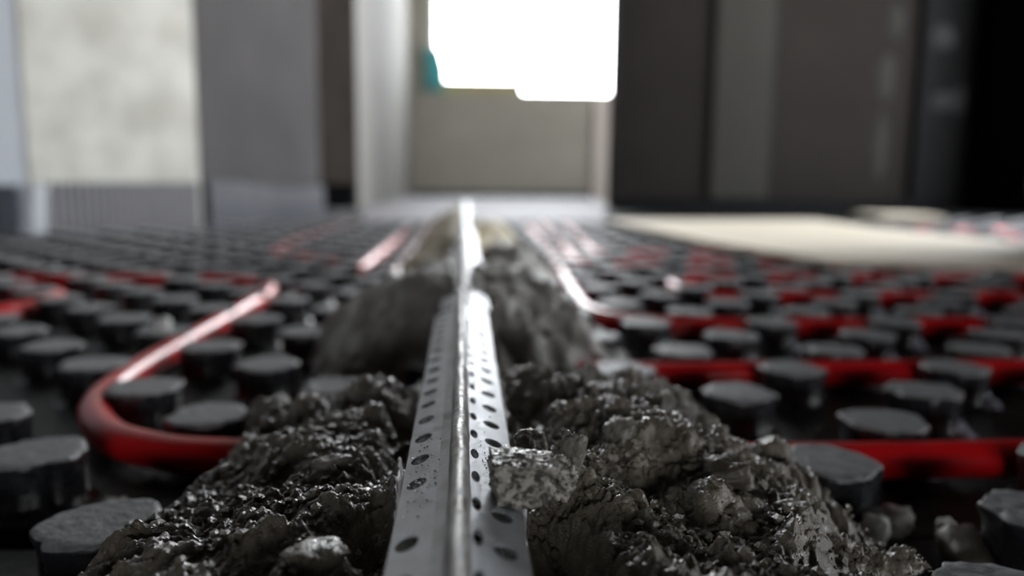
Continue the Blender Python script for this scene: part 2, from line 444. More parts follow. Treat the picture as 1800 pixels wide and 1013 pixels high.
# ------------------------------------------------------------------ stud panels
STUD_H = 0.021
def stud_mesh(seed):
    r = random.Random(seed)
    n = 40
    prof = [(0.0, 0.0225), (0.0016, 0.0200), (0.0045, 0.0182), (0.0125, 0.0181), (0.0160, 0.0186), (0.0185, 0.0192), (0.0203, 0.0191), (0.0210, 0.0183)]
    V, F = [], []
    ph = [0.05 * math.sin(5 * 2 * PI * k / n + seed) + r.uniform(-0.06, 0.06) for k in range(n)]
    for li, (z, rad) in enumerate(prof):
        for k in range(n):
            a = 2 * PI * (k + 0.5) / n
            # octagon with soft corners, one flute in the middle of each second side
            m = ((a + PI / 8) % (PI / 4)) - PI / 8
            oct_ = math.cos(PI / 8) / math.cos(m)
            # moulded flutes on the side towards the right front, shallow ones elsewhere
            fl_ = 0.0
            if 1 <= li <= 5:
                if k in (35, 36): fl_ = 0.13
                elif k in (32, 33): fl_ = 0.07
                elif k in (3, 15, 25): fl_ = 0.06
                elif k in (34, 37): fl_ = -0.02
            if li == 6: fl_ = 0.025 if k in (35, 36, 15, 25) else 0.0
            rr = rad * (0.25 + 0.75 * oct_) * 1.0 * (1 - fl_) * (1 + (0.55 * ph[k] if li >= 5 else 0))
            V.append((rr * math.cos(a), rr * math.sin(a), z + (0.0006 * math.sin(3 * a + seed) if li >= 6 else 0)))
    L = len(prof)
    for li in range(L - 1):
        for k in range(n):
            k2 = (k + 1) % n
            F.append((li * n + k, li * n + k2, (li + 1) * n + k2, (li + 1) * n + k))
    base = (L - 1) * n
    # top: rings with a slightly lumpy surface
    rings = (0.90, 0.74, 0.56, 0.38, 0.20)
    prev = [base + k for k in range(n)]
    for q in rings:
        cur = []
        for k in range(n):
            x, y, z = V[base + k]
            x, y = x * q, y * q
            h = mnoise.noise(Vector((x * 260 + seed * 9, y * 260, 0.3))) * 0.00042 + mnoise.noise(Vector((x * 640, y * 640 + seed * 5, 1.3))) * 0.00026
            V.append((x, y, STUD_H + 0.0003 + h)); cur.append(len(V) - 1)
        for k in range(n):
            k2 = (k + 1) % n
            F.append((prev[k], prev[k2], cur[k2], cur[k]))
        prev = cur
    V.append((0, 0, STUD_H + 0.0003))
    for k in range(n):
        F.append((prev[k], prev[(k + 1) % n], len(V) - 1))
    me = bpy.data.meshes.new('stud')
    me.from_pydata(V, [], F)
    me.update()
    me.polygons.foreach_set('use_smooth', np.ones(len(F), bool))
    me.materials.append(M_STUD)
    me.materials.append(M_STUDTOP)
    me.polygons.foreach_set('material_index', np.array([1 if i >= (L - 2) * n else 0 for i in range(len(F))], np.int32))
    return me
STUDS = [stud_mesh(s) for s in range(5)]

def visible_lattice(X, Y):
    if Y < 0.12: return False
    if abs(X) > 0.95 * Y + 0.28: return False
    return True

def left_limit(X, Y):
    """True when the point lies inside the room (left boundary walls)."""
    def side(ax, ay, bx, by):
        return (bx - ax) * (Y - ay) - (by - ay) * (X - ax) < -0.035 * math.hypot(bx - ax, by - ay)
    if Y < 1.9 and X < -0.55:
        return side(-1.75, 1.22, -0.8404, 1.59) and side(-0.8404, 1.59, -0.5855, 1.797)
    if Y < 2.45: return side(-0.5855, 1.797, -0.433, 2.42)
    if Y < 2.84: return X > -0.62
    return X > -0.33

def right_limit(X, Y):
    if Y > 2.98: return X < 2.25
    if Y > 2.78: return X < 0.50
    if 1.10 < Y < 1.36: return X < 0.95
    return X < 1.90

def tab_mesh(seed):  # pale tabs added as glare at the stud feet
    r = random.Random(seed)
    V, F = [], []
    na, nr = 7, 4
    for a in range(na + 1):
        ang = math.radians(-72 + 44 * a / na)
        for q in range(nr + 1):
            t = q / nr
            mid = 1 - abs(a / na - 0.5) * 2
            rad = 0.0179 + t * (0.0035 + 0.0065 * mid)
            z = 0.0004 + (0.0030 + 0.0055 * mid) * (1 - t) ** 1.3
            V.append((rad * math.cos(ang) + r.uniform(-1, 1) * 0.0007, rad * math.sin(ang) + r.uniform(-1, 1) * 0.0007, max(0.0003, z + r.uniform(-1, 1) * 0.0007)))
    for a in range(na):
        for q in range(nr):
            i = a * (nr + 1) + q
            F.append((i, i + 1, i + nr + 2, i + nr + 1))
    me = bpy.data.meshes.new('glare_tab')
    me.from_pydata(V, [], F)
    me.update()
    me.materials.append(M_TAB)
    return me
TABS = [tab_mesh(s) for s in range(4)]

def panel(ox, oy, ang, i0, i1, j0, j1, label, shift=(0, 0), tabs=False):
    """One moulded panel: lattice cells i0..i1, j0..j1 of 50 mm with a stud on every second cell."""
    root = empty('stud_panel', (ox + shift[0], oy + shift[1], 0), ang)
    tag(root, label, 'insulation panel', 'studded floor heating panels')
    c, s = math.cos(ang), math.sin(ang)
    p = 0.05
    x0, x1, y0, y1 = (i0 - 0.5) * p + 0.0008, (i1 + 0.5) * p - 0.0008, (j0 - 0.5) * p + 0.0008, (j1 + 0.5) * p - 0.0008
    V, F = box_data(x0, x1, y0, y1, -0.0205, 0.0)
    mesh_obj('base_sheet', V, F, M_PANEL, root)
    for i in range(i0, i1 + 1):
        for j in range(j0, j1 + 1):
            if (i + j) & 1: continue
            lx, ly = p * i, p * j
            X, Y = ox + shift[0] + c * lx - s * ly, oy + shift[1] + s * lx + c * ly
            if not visible_lattice(X, Y) or not left_limit(X, Y) or not right_limit(X, Y): continue
            if abs(X) < 0.06 and Y < 0.33: continue                     # swallowed by the mortar heap
            o = bpy.data.objects.new('stud', random.choice(STUDS))
            link(o, root)
            o.location = (lx, ly, 0)
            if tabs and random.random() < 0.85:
                link(bpy.data.objects.new('glare_tab', random.choice(TABS)), o)
            o.rotation_euler = (0, 0, random.uniform(-0.12, 0.12))
    return root

LX, LY, LA = -0.1195, 0.256, -0.0255
RX, RY, RA = 0.0925, 0.336, 0.011
panel(LX, LY, LA, -9, 2, -7, 0, 'black studded panel at bottom left, cut off by the frame, nearest stud large', (0.006, -0.015))
panel(LX, LY, LA, -9, 2, 1, 16, 'black studded panel left of the rail under the S-shaped red pipe')
panel(LX, LY, LA, -21, -10, 5, 20, 'black studded panel at the left frame edge reaching the concrete wall')
panel(LX, LY, LA, -9, 2, 17, 32, 'black studded panel in the blurred middle distance left of the pale mortar ridge')
panel(LX, LY, LA, -9, 2, 33, 52, 'far black studded panel before the grey foam strip at the left wall')
panel(LX, LY, LA, -21, -10, 21, 29, 'blurred black studded panel along the foot of the left concrete wall')
panel(RX, RY, RA, -1, 10, -8, -2, 'black studded panel at bottom right corner, mostly in deep shade', (0, 0))
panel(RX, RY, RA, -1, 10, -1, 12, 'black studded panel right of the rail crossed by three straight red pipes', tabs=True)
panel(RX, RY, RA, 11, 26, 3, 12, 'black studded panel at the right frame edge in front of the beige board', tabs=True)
panel(RX, RY, RA, -1, 10, 13, 28, 'black studded panel with pink glinting pipes left of the beige board')
panel(RX, RY, RA, -1, 10, 29, 50, 'far black studded panel running to the lit passage')
panel(RX, RY, RA, 17, 38, 21, 34, 'far black studded panel behind the beige board at the right wall')
panel(RX, RY, RA, 11, 38, 35, 49, 'last black studded panel along the foot of the dark right wall')

# ------------------------------------------------------------------ pipes
PZ = 0.0112
def pipe(pts, label, r=0.055):
    p3 = [(x, y, PZ) for x, y in pts]
    o = tube('heating_pipe', smooth_path(p3, r) if r else spline_path(p3), 0.008, M_PIPE)
    return tag(o, label, 'pipe')
pipe([(-1.1, 0.91), (-0.85, 0.91), (-0.60, 0.905), (-0.40, 0.897), (-0.31, 0.893), (-0.250, 0.886), (-0.212, 0.855), (-0.197, 0.783), (-0.196, 0.68), (-0.197, 0.568), (-0.197, 0.468), (-0.188, 0.403), (-0.161, 0.355), (-0.127, 0.332), (-0.093, 0.3245), (-0.03, 0.322), (0.06, 0.315), (0.12, 0.311), (0.35, 0.313), (0.60, 0.316), (0.95, 0.318)],
     'red pipe swinging in an S on the left and passing under the nearest heap', 0)
pipe([(-1.0, 0.815), (-0.60, 0.808), (-0.385, 0.805), (-0.385, 0.660), (-0.60, 0.655), (-1.0, 0.65)], 'red pipe turning back on itself at the left frame edge', 0.075)
pipe([(1.10, 0.470), (0.30, 0.462), (0.045, 0.46), (-0.02, 0.55), (-0.083, 0.70), (-0.0835, 0.93), (-0.083, 1.30), (-0.09, 2.3)],
     'second straight red pipe from the front on the right, ducking under the second mortar heap', 0.06)
pipe([(1.30, 0.618), (0.60, 0.614), (0.105, 0.611), (0.116, 0.85), (0.128, 1.05), (0.145, 1.50), (0.18, 2.4)],
     'red pipe with a white glare on its bend right of the second mortar heap', 0.14)
pipe([(1.40, 0.772), (0.62, 0.766), (0.232, 0.763), (0.232, 0.910), (0.60, 0.916), (1.40, 0.925)], 'fourth and fifth red pipe rows on the right, joined by a bend hidden among studs', 0.07)
pipe([(1.2, 1.085), (0.62, 1.075), (0.155, 1.065), (0.185, 1.50), (0.22, 2.4)], 'blurred pink pipe row bending away just before the beige board', 0.09)
pipe([(0.80, 1.225), (0.50, 1.22), (0.205, 1.215), (0.235, 1.60), (0.29, 2.4)], 'farthest pink pipe row slipping under the beige board', 0.09)
pipe([(-0.283, 2.36), (-0.302, 1.50), (-0.300, 1.215), (-0.193, 1.10), (-0.132, 0.985), (-0.130, 1.35), (-0.128, 2.3)], 'blurred red pipe making a hairpin left of the pale mortar ridge', 0.10)
pipe([(1.0, 1.60), (1.20, 1.602), (1.85, 1.61)], 'short red pipe run seen past the right end of the beige board', 0.05)
pipe([(1.0, 1.87), (1.20, 1.872), (1.85, 1.88)], 'rearmost red pipe run in the gloom before the dark right wall', 0.05)

# ------------------------------------------------------------------ mortar heaps
def heap(name, x0, x1, y0, y1, step, hfun, m, label):
    nx, ny = int((x1 - x0) / step) + 1, int((y1 - y0) / step) + 1
    X, Y = np.meshgrid(np.linspace(x0, x1, nx), np.linspace(y0, y1, ny))
    H = hfun(X, Y)
    jx = 0.0010 * fbm(X / 0.006, Y / 0.006, 31, 3) + 0.005 * fbm(X / 0.02, Y / 0.02, 33, 2)
    jy = 0.0010 * fbm(X / 0.006, Y / 0.006, 35, 3) + 0.005 * fbm(X / 0.02, Y / 0.02, 37, 2)
    near = np.clip((np.abs(X) - 0.018) / 0.02, 0, 1)
    V = np.stack([X + jx * near, Y + jy * near, H], -1).reshape(-1, 3)
    idx = np.arange(nx * ny).reshape(ny, nx)
    Q = np.stack([idx[:-1, :-1], idx[:-1, 1:], idx[1:, 1:], idx[1:, :-1]], -1).reshape(-1, 4)
    keep = (H.reshape(-1)[Q] > 0.0006).all(1)
    Q = Q[keep]
    used = np.unique(Q)
    remap = np.full(len(V), -1); remap[used] = np.arange(len(used))
    o = quads_mesh(name, V[used], remap[Q], m)
    return tag(o, label, 'mortar')

def under_rail(H, X, zc=0.0300):
    w = np.clip((np.abs(X + 0.001) - 0.0150) / 0.0045, 0, 1)
    cap = zc + 0.047 * w
    return np.minimum(H, cap)

def over_rail(H, X, Y):
    # behind the joint the mortar closes over the flanges and leaves only the rib free
    cap = 0.0500 + 0.030 * np.clip((Y - 0.436) / 0.03, 0, 1) * np.clip((np.abs(X - 0.0008) - 0.0032) / 0.004, 0, 1) + 0.03 * np.clip((np.abs(X + 0.001) - 0.0150) / 0.0045, 0, 1)
    return np.minimum(H, cap)

def heap1(X, Y, fine=True):
    wob = 1 + 0.16 * fbm(X / 0.07 + 3, Y / 0.07, 1, 2)
    w = np.where(X > 0, 0.133, 0.114) * wob
    u = np.abs(X) / w
    cross = 1 - u ** np.where(X > 0, 3.0, 2.8)
    fy = np.where(Y > 0.285, 1 - (np.maximum(Y - 0.285, 0) / 0.085) ** 2.3, 1.0)
    H = 0.0475 * np.minimum(cross, fy) + 0.004 * np.exp(-((X - 0.06) / 0.03) ** 2 - ((Y - 0.25) / 0.05) ** 2)
    # hollows beside the rail
    H = H - 0.046 * np.exp(-((X - 0.0225) / 0.0105) ** 2 - ((Y - 0.142) / 0.034) ** 2)
    H = H - 0.012 * np.exp(-((X - 0.020) / 0.006) ** 2 - ((Y - 0.24) / 0.05) ** 2)
    H = H - 0.016 * np.exp(-((X + 0.0215) / 0.006) ** 2) * (0.6 + 1.0 * fbm(Y / 0.03, X / 0.02, 5, 2))
    H = H + 0.013 * fbm(X / 0.030, Y / 0.030, 2, 2) + 0.006 * fbm(X / 0.012, Y / 0.012, 4, 2)
    if fine:
        rgt = np.clip((X + 0.005) / 0.01, 0, 1)                       # right side crumbly, left side pastier
        H = H + 0.55 * 0.012 * grains(X / 0.012, Y / 0.012, 1, 0.55) + 0.62 * 0.0055 * grains(X / 0.0055 + 0.3, Y / 0.0055, 2, 0.6)
        H = H + 0.0016 * (0.25 - np.abs(fbm(X / 0.006, Y / 0.006, 6, 3)))
        H = H + (0.55 + 0.35 * rgt) * 0.0032 * grains(X / 0.0032, Y / 0.0032, 3, 0.65) + 1.0 * 0.0016 * grains(X / 0.0016, Y / 0.0016, 5, 0.65)
        H = H + 0.0010 * fbm(X / 0.0022, Y / 0.0022, 8, 2) + 0.0011 * (0.2 - np.abs(fbm(X / 0.0017, Y / 0.0017, 9, 2)))
    H = np.minimum(H, under_rail(H + 0, X) + 0.0025 * (fbm(X / 0.006, Y / 0.006, 61, 3) - 0.3) * (np.abs(X + 0.001) < 0.0150))
    ax = np.abs(X + 0.001)
    H = np.where((ax > 0.0118) & (ax < 0.0140) & (Y < 0.33), np.maximum(H, 0.0530), H)                  # added curb under the flange edges, keeps light out below
    H = np.where((Y < 0.122) & (np.abs(X + 0.001) < 0.0165), 0.0530, H)     # added plug under the near rail end, stops low light
    return H
heap('mortar_heap', -0.165, 0.175, 0.08, 0.39, 0.00050, heap1, M_MORTAR, 'wet dark grey mortar heap in the foreground bedding the sharp end of the rail')

def ridge_cap(H, X, Y, ys):
    d = np.abs(X - 0.0008)
    lift = np.where((d > 0.004) & (d < 0.017) & (Y > ys), 0.0625 + 0.002 * np.sin(Y * 40), H)
    H = np.maximum(H, np.where(H > 0.02, lift, H))
    return np.where(d < 0.004, np.minimum(H, 0.050), np.where(Y > ys, np.minimum(H, 0.066), under_rail(H, X)))

def generic_heap(cx, cy, wx, wy, h, seed, rough=1.0):
    def fn(X, Y):
        wob = 1 + 0.25 * fbm(X / 0.05, Y / 0.05, seed, 2)
        u = ((np.abs(X - cx) / (wx * wob)) ** 2.2 + (np.abs(Y - cy) / (wy * wob)) ** 2.2)
        H = h * (1 - u)
        H = H + rough * (0.014 * fbm(X / 0.03, Y / 0.03, seed + 1, 2) + 0.010 * fbm(X / 0.012, Y / 0.012, seed + 2, 2) + 0.0055 * grains(X / 0.010, Y / 0.010, seed, 0.55) + 0.003 * grains(X / 0.005, Y / 0.005, seed + 1, 0.6))
        return under_rail(H, X)
    return fn
def heap2(X, Y):
    wob = 1 + 0.22 * fbm(X / 0.05, Y / 0.05, 11, 2)
    u = (np.abs(X) / (0.112 * wob)) ** 2.4 + (np.abs(Y - 0.555) / (0.125 * wob)) ** 2.6
    H = 0.066 * (1 - u) + 0.010 * fbm(X / 0.03, Y / 0.03, 12, 2) + 0.009 * fbm(X / 0.012, Y / 0.012, 13, 2) + 0.0055 * grains(X / 0.010, Y / 0.010, 11, 0.55) + 0.003 * grains(X / 0.005, Y / 0.005, 12, 0.6)
    return over_rail(H, X, Y)
heap('mortar_heap', -0.17, 0.17, 0.42, 0.86, 0.0016, heap2, M_MORTAR_FAR, 'dark mortar heap in the blur behind the gap, under the joint of the two rails')
heap('mortar_heap', -0.02, 0.16, 0.80, 1.12, 0.0025, generic_heap(0.055, 0.95, 0.055, 0.13, 0.050, 21), M_MORTAR, 'small dark mortar heap right of the far rail')
heap('mortar_ridge', -0.14, 0.003, 0.78, 2.25, 0.003, lambda X, Y: ridge_cap(np.minimum(0.060 * (1 - (np.abs(X + 0.010) / 0.085) ** 1.6), 0.060 * (1 - (np.abs(Y - 1.5) / 0.70) ** 6)) + 0.010 * fbm(X / 0.03, Y / 0.03, 41, 3), X, Y, 0.86), M_DRY, 'pale sandy mortar ridge along the left of the far rail')
heap('mortar_ridge', -0.001, 0.14, 1.05, 1.75, 0.003, lambda X, Y: ridge_cap(np.minimum(0.050 * (1 - (np.abs(X - 0.05) / 0.05) ** 2), 0.05 * (1 - (np.abs(Y - 1.38) / 0.29) ** 4)) + 0.010 * fbm(X / 0.03, Y / 0.03, 43, 3), X, Y, 1.10), M_DRY, 'pale mortar lump right of the far rail, beyond the small dark heap')

# ------------------------------------------------------------------ screed rails with real perforations
def holed_strip(name, y0, y1, pitch, phase, v0, v1, vc, ru, rv, fn, m, parent, skip=(), thick=0.0007, seg=16, taper_end=0.0):
    """Strip y0..y1 (along) by v0..v1 (across) with one elliptical hole per pitch."""
    V, F = [], []
    ks = range(int(math.floor((y0 - phase) / pitch)) - 1, int(math.ceil((y1 - phase) / pitch)) + 2)
    def vert(y, v):
        V.append(fn(y, v)); return len(V) - 1
    cuts = [max(y0, min(y1, phase + (k - 0.5) * pitch)) for k in ks] + [y1]
    for n_, k in enumerate(ks):
        a, b = cuts[n_], cuts[n_ + 1]
        if b - a < 1e-6: continue
        yc = phase + k * pitch
        full = yc - ru > a + 1e-5 and yc + ru < b - 1e-5 and k not in skip
        if not full:
            if taper_end and b >= y1 - 1e-6:
                e = taper_end
                pts = [(a, v0), (b, v0), (b, v1 - (v1 - v0) * 0.45), (b - e * 0.4, v1 - (v1 - v0) * 0.12), (b - e, v1), (a, v1)]
                F.append(tuple(vert(*p) for p in pts))
            else:
                nv = 3
                row = [[vert(a + (b - a) * t, v0 + (v1 - v0) * s / nv) for s in range(nv + 1)] for t in (0, 1)]
                for s in range(nv): F.append((row[0][s], row[1][s], row[1][s + 1], row[0][s + 1]))
            continue
        outer, inner = [], []
        for q in range(seg):
            t = 2 * PI * q / seg
            c, s = math.cos(t), math.sin(t)
            inner.append(vert(yc + ru * c, vc + rv * s))
            kx = ((b - yc) if c > 0 else (yc - a)) / max(abs(c), 1e-9)
            kv = ((v1 - vc) if s > 0 else (vc - v0)) / max(abs(s), 1e-9)
            kk = min(kx, kv)
            outer.append(vert(yc + kk * c, vc + kk * s))
        for q in range(seg):
            q2 = (q + 1) % seg
            F.append((inner[q], outer[q], outer[q2], inner[q2]))
        for (yy, vv) in ((b, v1), (a, v1), (a, v0), (b, v0)):
            t = math.atan2(vv - vc, yy - yc) % (2 * PI)
            q = int(t / (2 * PI) * seg) % seg
            cv = vert(yy, vv)
            F.append((outer[q], cv, outer[(q + 1) % seg]))
    me = bpy.data.meshes.new(name)
    me.from_pydata(V, [], F)
    me.update()
    me.materials.append(m)
    o = link(bpy.data.objects.new(name, me), parent)
    md = o.modifiers.new('sheet', 'SOLIDIFY')
    md.thickness = thick
    md.offset = 0
    return o

RZ = 0.0545           # outer edge of the flanges
def rail(loc, y0, y1, phase, label, skipL=(), skipR=(), seg=16):
    root = empty('screed_rail', (loc, 0, 0))
    tag(root, label, 'rail')
    # v runs 0 (at the rib) -> 1 (outer edge); the sheet rises towards the rib
    bend = [(0.0, 0.0023, 0.0596), (0.22, 0.0050, 0.0585), (1.0, 0.0136, RZ + 0.0008)]
    def across(v):
        for (a, xa, za), (b, xb, zb) in zip(bend, bend[1:]):
            if v <= b + 1e-9:
                t = (v - a) / (b - a)
                return xa + (xb - xa) * t, za + (zb - za) * t
    def fnL(y, v):
        x, z = across(v); return (-x, y, z + 0.0003 * math.sin(y * 60))
    def fnR(y, v):
        x, z = across(v); return (x, y, z + 0.0003 * math.sin(y * 47 + 1))
    holed_strip('flange', y0, y1 - 0.012, 0.0161, phase, 0.22, 1.0, 0.68, 0.0031, 0.215, fnL, M_ZINC, root, skipL, seg=seg, taper_end=0.010)
    holed_strip('flange', y0, y1, 0.0161, phase - 0.0051, 0.22, 1.0, 0.58, 0.0031, 0.215, fnR, M_ZINC, root, skipR, seg=seg, taper_end=0.012)
    # gutter strips between flange and rib: the dirty fold
    holed_strip('fold', y0, y1 - 0.004, 0.0161, phase, -0.0, 0.22, 0.11, 0.002, 0.05, fnL, M_ZINC_FOLD, root, skip=range(-400, 800), seg=8)
    holed_strip('fold', y0, y1 - 0.004, 0.0161, phase - 0.003, -0.0, 0.22, 0.11, 0.0036, 0.085, fnR, M_ZINC, root, seg=12)
    # rib: a sheet folded over itself, rounded crest
    prof = [(-0.0025, 0.0602), (-0.0021, 0.0640), (-0.0019, 0.0672), (-0.0013, 0.0684), (0.0, 0.0689), (0.0013, 0.0684), (0.0019, 0.0672), (0.0021, 0.0640), (0.0025, 0.0602)]
    ny = max(8, int((y1 - y0) / 0.004))
    V, F = [], []
    n = len(prof)
    for i in range(ny + 1):
        y = y0 + (y1 - y0) * i / ny
        for k, (x, z) in enumerate(prof):
            w = 0.00010 * math.sin(y * 310 + k) + 0.00012 * math.sin(y * 125)
            V.append((x + w, y, z - 0.0003 + 0.00025 * math.sin(y * 210 + 2 * k)))
    for i in range(ny):
        for k in range(n - 1):
            F.append((i * n + k, i * n + k + 1, (i + 1) * n + k + 1, (i + 1) * n + k))
    F.append(tuple(range(n - 1, -1, -1))); F.append(tuple(ny * n + k for k in range(n)))
    mesh_obj('rib', V, F, M_ZINC_DIRTY, root, smooth=True)
    return root
rail(-0.001, -0.10, 0.432, 0.1472, 'zinc screed rail with drop-shaped perforations, sharp in the foreground centre', skipL=(1,))
rail(0.0008, 0.4345, 2.44, 0.450, 'blurred zinc screed rail continuing the near one towards the window', seg=8)

# ------------------------------------------------------------------ lumps lying on the heap
def lump(name, loc, size, m, label, cat, seed, rotz=0.0, tilt=0.0, boxy=0.0, amp=0.16, sub=4, group=None):
    import bmesh
    bm = bmesh.new()
    bmesh.ops.create_icosphere(bm, subdivisions=sub, radius=1.0)
    off = Vector((seed * 7.3, seed * 3.1, seed * 1.7))
    for v in bm.verts:
        p = v.co.normalized()
        if boxy:
            mx = max(abs(p.x), abs(p.y), abs(p.z))
            p = p.lerp(p / mx, boxy)
        d = amp * mnoise.noise(p * 1.3 + off) + 0.6 * amp * mnoise.noise(p * 3.1 + off) + 0.40 * amp * mnoise.noise(p * 7.0 + off) + 0.22 * amp * mnoise.noise(p * 15.0 + off) - (1.3 * amp * max(0.0, mnoise.noise(p * 4.5 + off * 2) - 0.05) + 0.9 * amp * max(0.0, mnoise.noise(p * 10.0 + off * 3) - 0.05) if sub > 4 else 0.0)
        p = p * (1 + d)
        tp = 1 - 0.13 * (1 - p.z) if sub > 5 else 1.0
        v.co = Vector((p.x * size[0] * tp, p.y * size[1], p.z * size[2] * (1.0 + (0.10 * p.x if sub > 5 and p.z < 0 else 0) * -1)))
    me = bpy.data.meshes.new(name)
    bm.to_mesh(me); bm.free()
    me.polygons.foreach_set('use_smooth', np.ones(len(me.polygons), bool))
    me.materials.append(m)
    o = link(bpy.data.objects.new(name, me))
    o.location = loc
    o.rotation_euler = (tilt, 0.15 * math.sin(seed), rotz)
    return tag(o, label, cat, group)

def hz(x, y):
    return float(heap1(np.array([[x]]), np.array([[y]]))[0, 0])

lump('mortar_chunk', (0.0127, 0.1690, 0.0622), (0.0078, 0.0062, 0.0049), M_CHUNK, 'square-edged grey mortar chunk lying on the right flange of the rail', 'mortar', 1, 0.10, 0.05, boxy=0.80, amp=0.10, sub=6)
lump('mortar_shard', (0.0208, 0.1745, 0.0600), (0.0046, 0.0046, 0.0050), M_CHUNK, 'crumbly grey mortar shard leaning against the back of the square chunk', 'mortar', 2, 0.4, 0.2, boxy=0.4, amp=0.26, sub=5)
lump('mortar_shard', (0.0258, 0.1830, 0.0605), (0.0022, 0.0032, 0.0072), M_LUMP, 'upright pointed mortar shard right behind the square chunk', 'mortar', 3, 0.9, 0.25, boxy=0.6, amp=0.25, sub=4)
lump('mortar_shard', (0.0180, 0.2010, 0.0580), (0.0040, 0.0040, 0.0044), M_LUMP, 'rounded grey mortar shard peeping over the square chunk', 'mortar', 4, 0.2, 0.0, boxy=0.4, amp=0.22, sub=4)
for k, (x, y, sx, sy, sz, m, nm, lab) in enumerate((
        (0.0735, 0.2090, 0.0068, 0.0060, 0.0050, M_PEBBLE, 'pebble', 'brown rounded pebble stuck in the heap at lower right'),
        (0.0470, 0.2240, 0.0054, 0.0050, 0.0040, M_LUMP, 'pebble', 'small grey pebble on the heap just right of the square chunk'),
        (0.0840, 0.2600, 0.0030, 0.0040, 0.0070, M_LUMP, 'mortar_shard', 'pointed mortar shard sticking up at the right crest of the heap'),
        (0.0900, 0.2690, 0.0050, 0.0040, 0.0040, M_LUMP, 'mortar_shard', 'blocky mortar bit beside the pointed shard at the right crest'),
        (0.1080, 0.2560, 0.0052, 0.0052, 0.0060, M_MORTAR, 'mortar_lump', 'wet dark lump on the right slope of the heap'),
        (-0.0385, 0.2220, 0.0060, 0.0044, 0.0034, M_LUMP, 'mortar_lump', 'flat olive-grey lump near the top of the heap left of the rail'),
        (-0.0330, 0.1640, 0.0070, 0.0055, 0.0040, M_MORTAR, 'mortar_lump', 'wet lump at the bottom of the photo left of the rail'),
        (0.0900, 0.1980, 0.0050, 0.0044, 0.0040, M_LUMP, 'pebble', 'dull grey pebble low on the right slope of the heap'),
        (0.0330, 0.2560, 0.0052, 0.0044, 0.0046, M_LUMP, 'mortar_lump', 'grey lump beside the right flange beyond the square chunk'))):
    lump(nm, (x, y, hz(x, y) + 0.25 * sz), (sx, sy, sz), m, lab, 'pebble' if nm == 'pebble' else 'mortar', 10 + k, 0.7 * k, 0.1, boxy=0.35, amp=0.22, sub=4)

# loose crumbs, beyond counting
def crumbs():
    base = [Vector((math.sin(t) * math.cos(p), math.sin(t) * math.sin(p), math.cos(t))) for t, p in ((0.01, 0), (1.2, 0.2), (1.1, 1.5), (1.3, 2.7), (1.2, 4.0), (1.15, 5.2), (2.3, 0.8), (2.2, 2.2), (2.4, 3.6), (2.3, 5.0))]
    tri = [(0, 1, 2), (0, 2, 3), (0, 3, 4), (0, 4, 5), (0, 5, 1), (1, 6, 2), (2, 6, 7), (2, 7, 3), (3, 7, 8), (3, 8, 4), (4, 8, 9), (4, 9, 5), (5, 9, 1), (1, 9, 6), (6, 9, 8), (6, 8, 7)]
    V, F = [], []
    n = 12000
    xs = rng.uniform(-0.125, 0.14, n); ys = rng.uniform(0.11, 0.36, n)
    H = heap1(xs[None, :], ys[None, :])[0]
    for x, y, h in zip(xs, ys, H):
        if abs(x) < 0.019 or h < 0.004: continue
        s = 0.0003 + 0.0016 * random.random() ** 4
        q = [random.uniform(0.6, 1.4) for _ in base]
        b = len(V)
        for p, k in zip(base, q):
            V.append((x + p.x * s * k, y + p.y * s * k, h + 0.3 * s + p.z * s * k * 0.8))
        F.extend([(b + i, b + j, b + k) for i, j, k in tri])
    for _ in range(420):
        sgn = random.choice((-1, 1))
        x, y = sgn * random.uniform(0.0052, 0.0125) - 0.001, random.gauss(0.176, 0.022)
        if y < 0.10: continue
        h = 0.0585 - (abs(x + 0.001) - 0.005) / 0.0086 * 0.0032 + 0.0004
        s = 0.00010 + 0.00035 * random.random() ** 3
        b = len(V)
        for p in base:
            k = random.uniform(0.6, 1.4)
            V.append((x + p.x * s * k, y + p.y * s * k, h + p.z * s * 0.5))
        F.extend([(b + i, b + j, b + k) for i, j, k in tri])
    o = mesh_obj('mortar_crumbs', V, F, M_MORTAR)
    tag(o, 'loose wet crumbs scattered over the foreground mortar heap and rail', 'crumbs', kind='stuff')
crumbs()

def debris(name, x, y, z, s, m, label, seed):
    return lump(name, (x, y, z), s, m, label, 'debris', seed, seed * 0.9, 0.1, boxy=0.4, amp=0.3, sub=3)
debris('foam_glare_bit', -0.2105, 0.552, 0.0235, (0.006, 0.005, 0.008), M_FOAM_GLARE, 'white foam scrap standing on a stud left of the S-shaped pipe', 31)
debris('mortar_crumb', 0.158, 0.268, 0.004, (0.009, 0.007, 0.005), M_LUMP, 'grey crumb on the panel right of the large near stud', 32)
debris('mortar_crumb', 0.172, 0.245, 0.004, (0.012, 0.007, 0.005), M_PEBBLE, 'brown crumb in the dark between the two nearest right studs', 33)
debris('mortar_crumb', 0.122, 0.262, 0.004, (0.007, 0.006, 0.005), M_LUMP, 'grey crumb at the front foot of the large near stud', 34)
debris('foam_glare_bit', 0.150, 0.262, 0.004, (0.0045, 0.004, 0.005), M_FOAM_GLARE, 'bluish white blob added as film glare at the right foot of the large near stud', 35)  # lump shaped and coloured as glare on the stud film
debris('foam_glare_bit', 0.176, 0.262, 0.003, (0.003, 0.003, 0.004), M_FOAM_GLARE, 'small white foam flake lying right of the large near stud', 36)
debris('mortar_crumb', -0.132, 0.292, 0.003, (0.006, 0.005, 0.004), M_LUMP, 'grey crumb in front of the red bend at left', 37)
debris('mortar_crumb', -0.115, 0.205, 0.004, (0.006, 0.005, 0.005), M_MORTAR, 'dark crumb fallen off the left foot of the heap', 38)

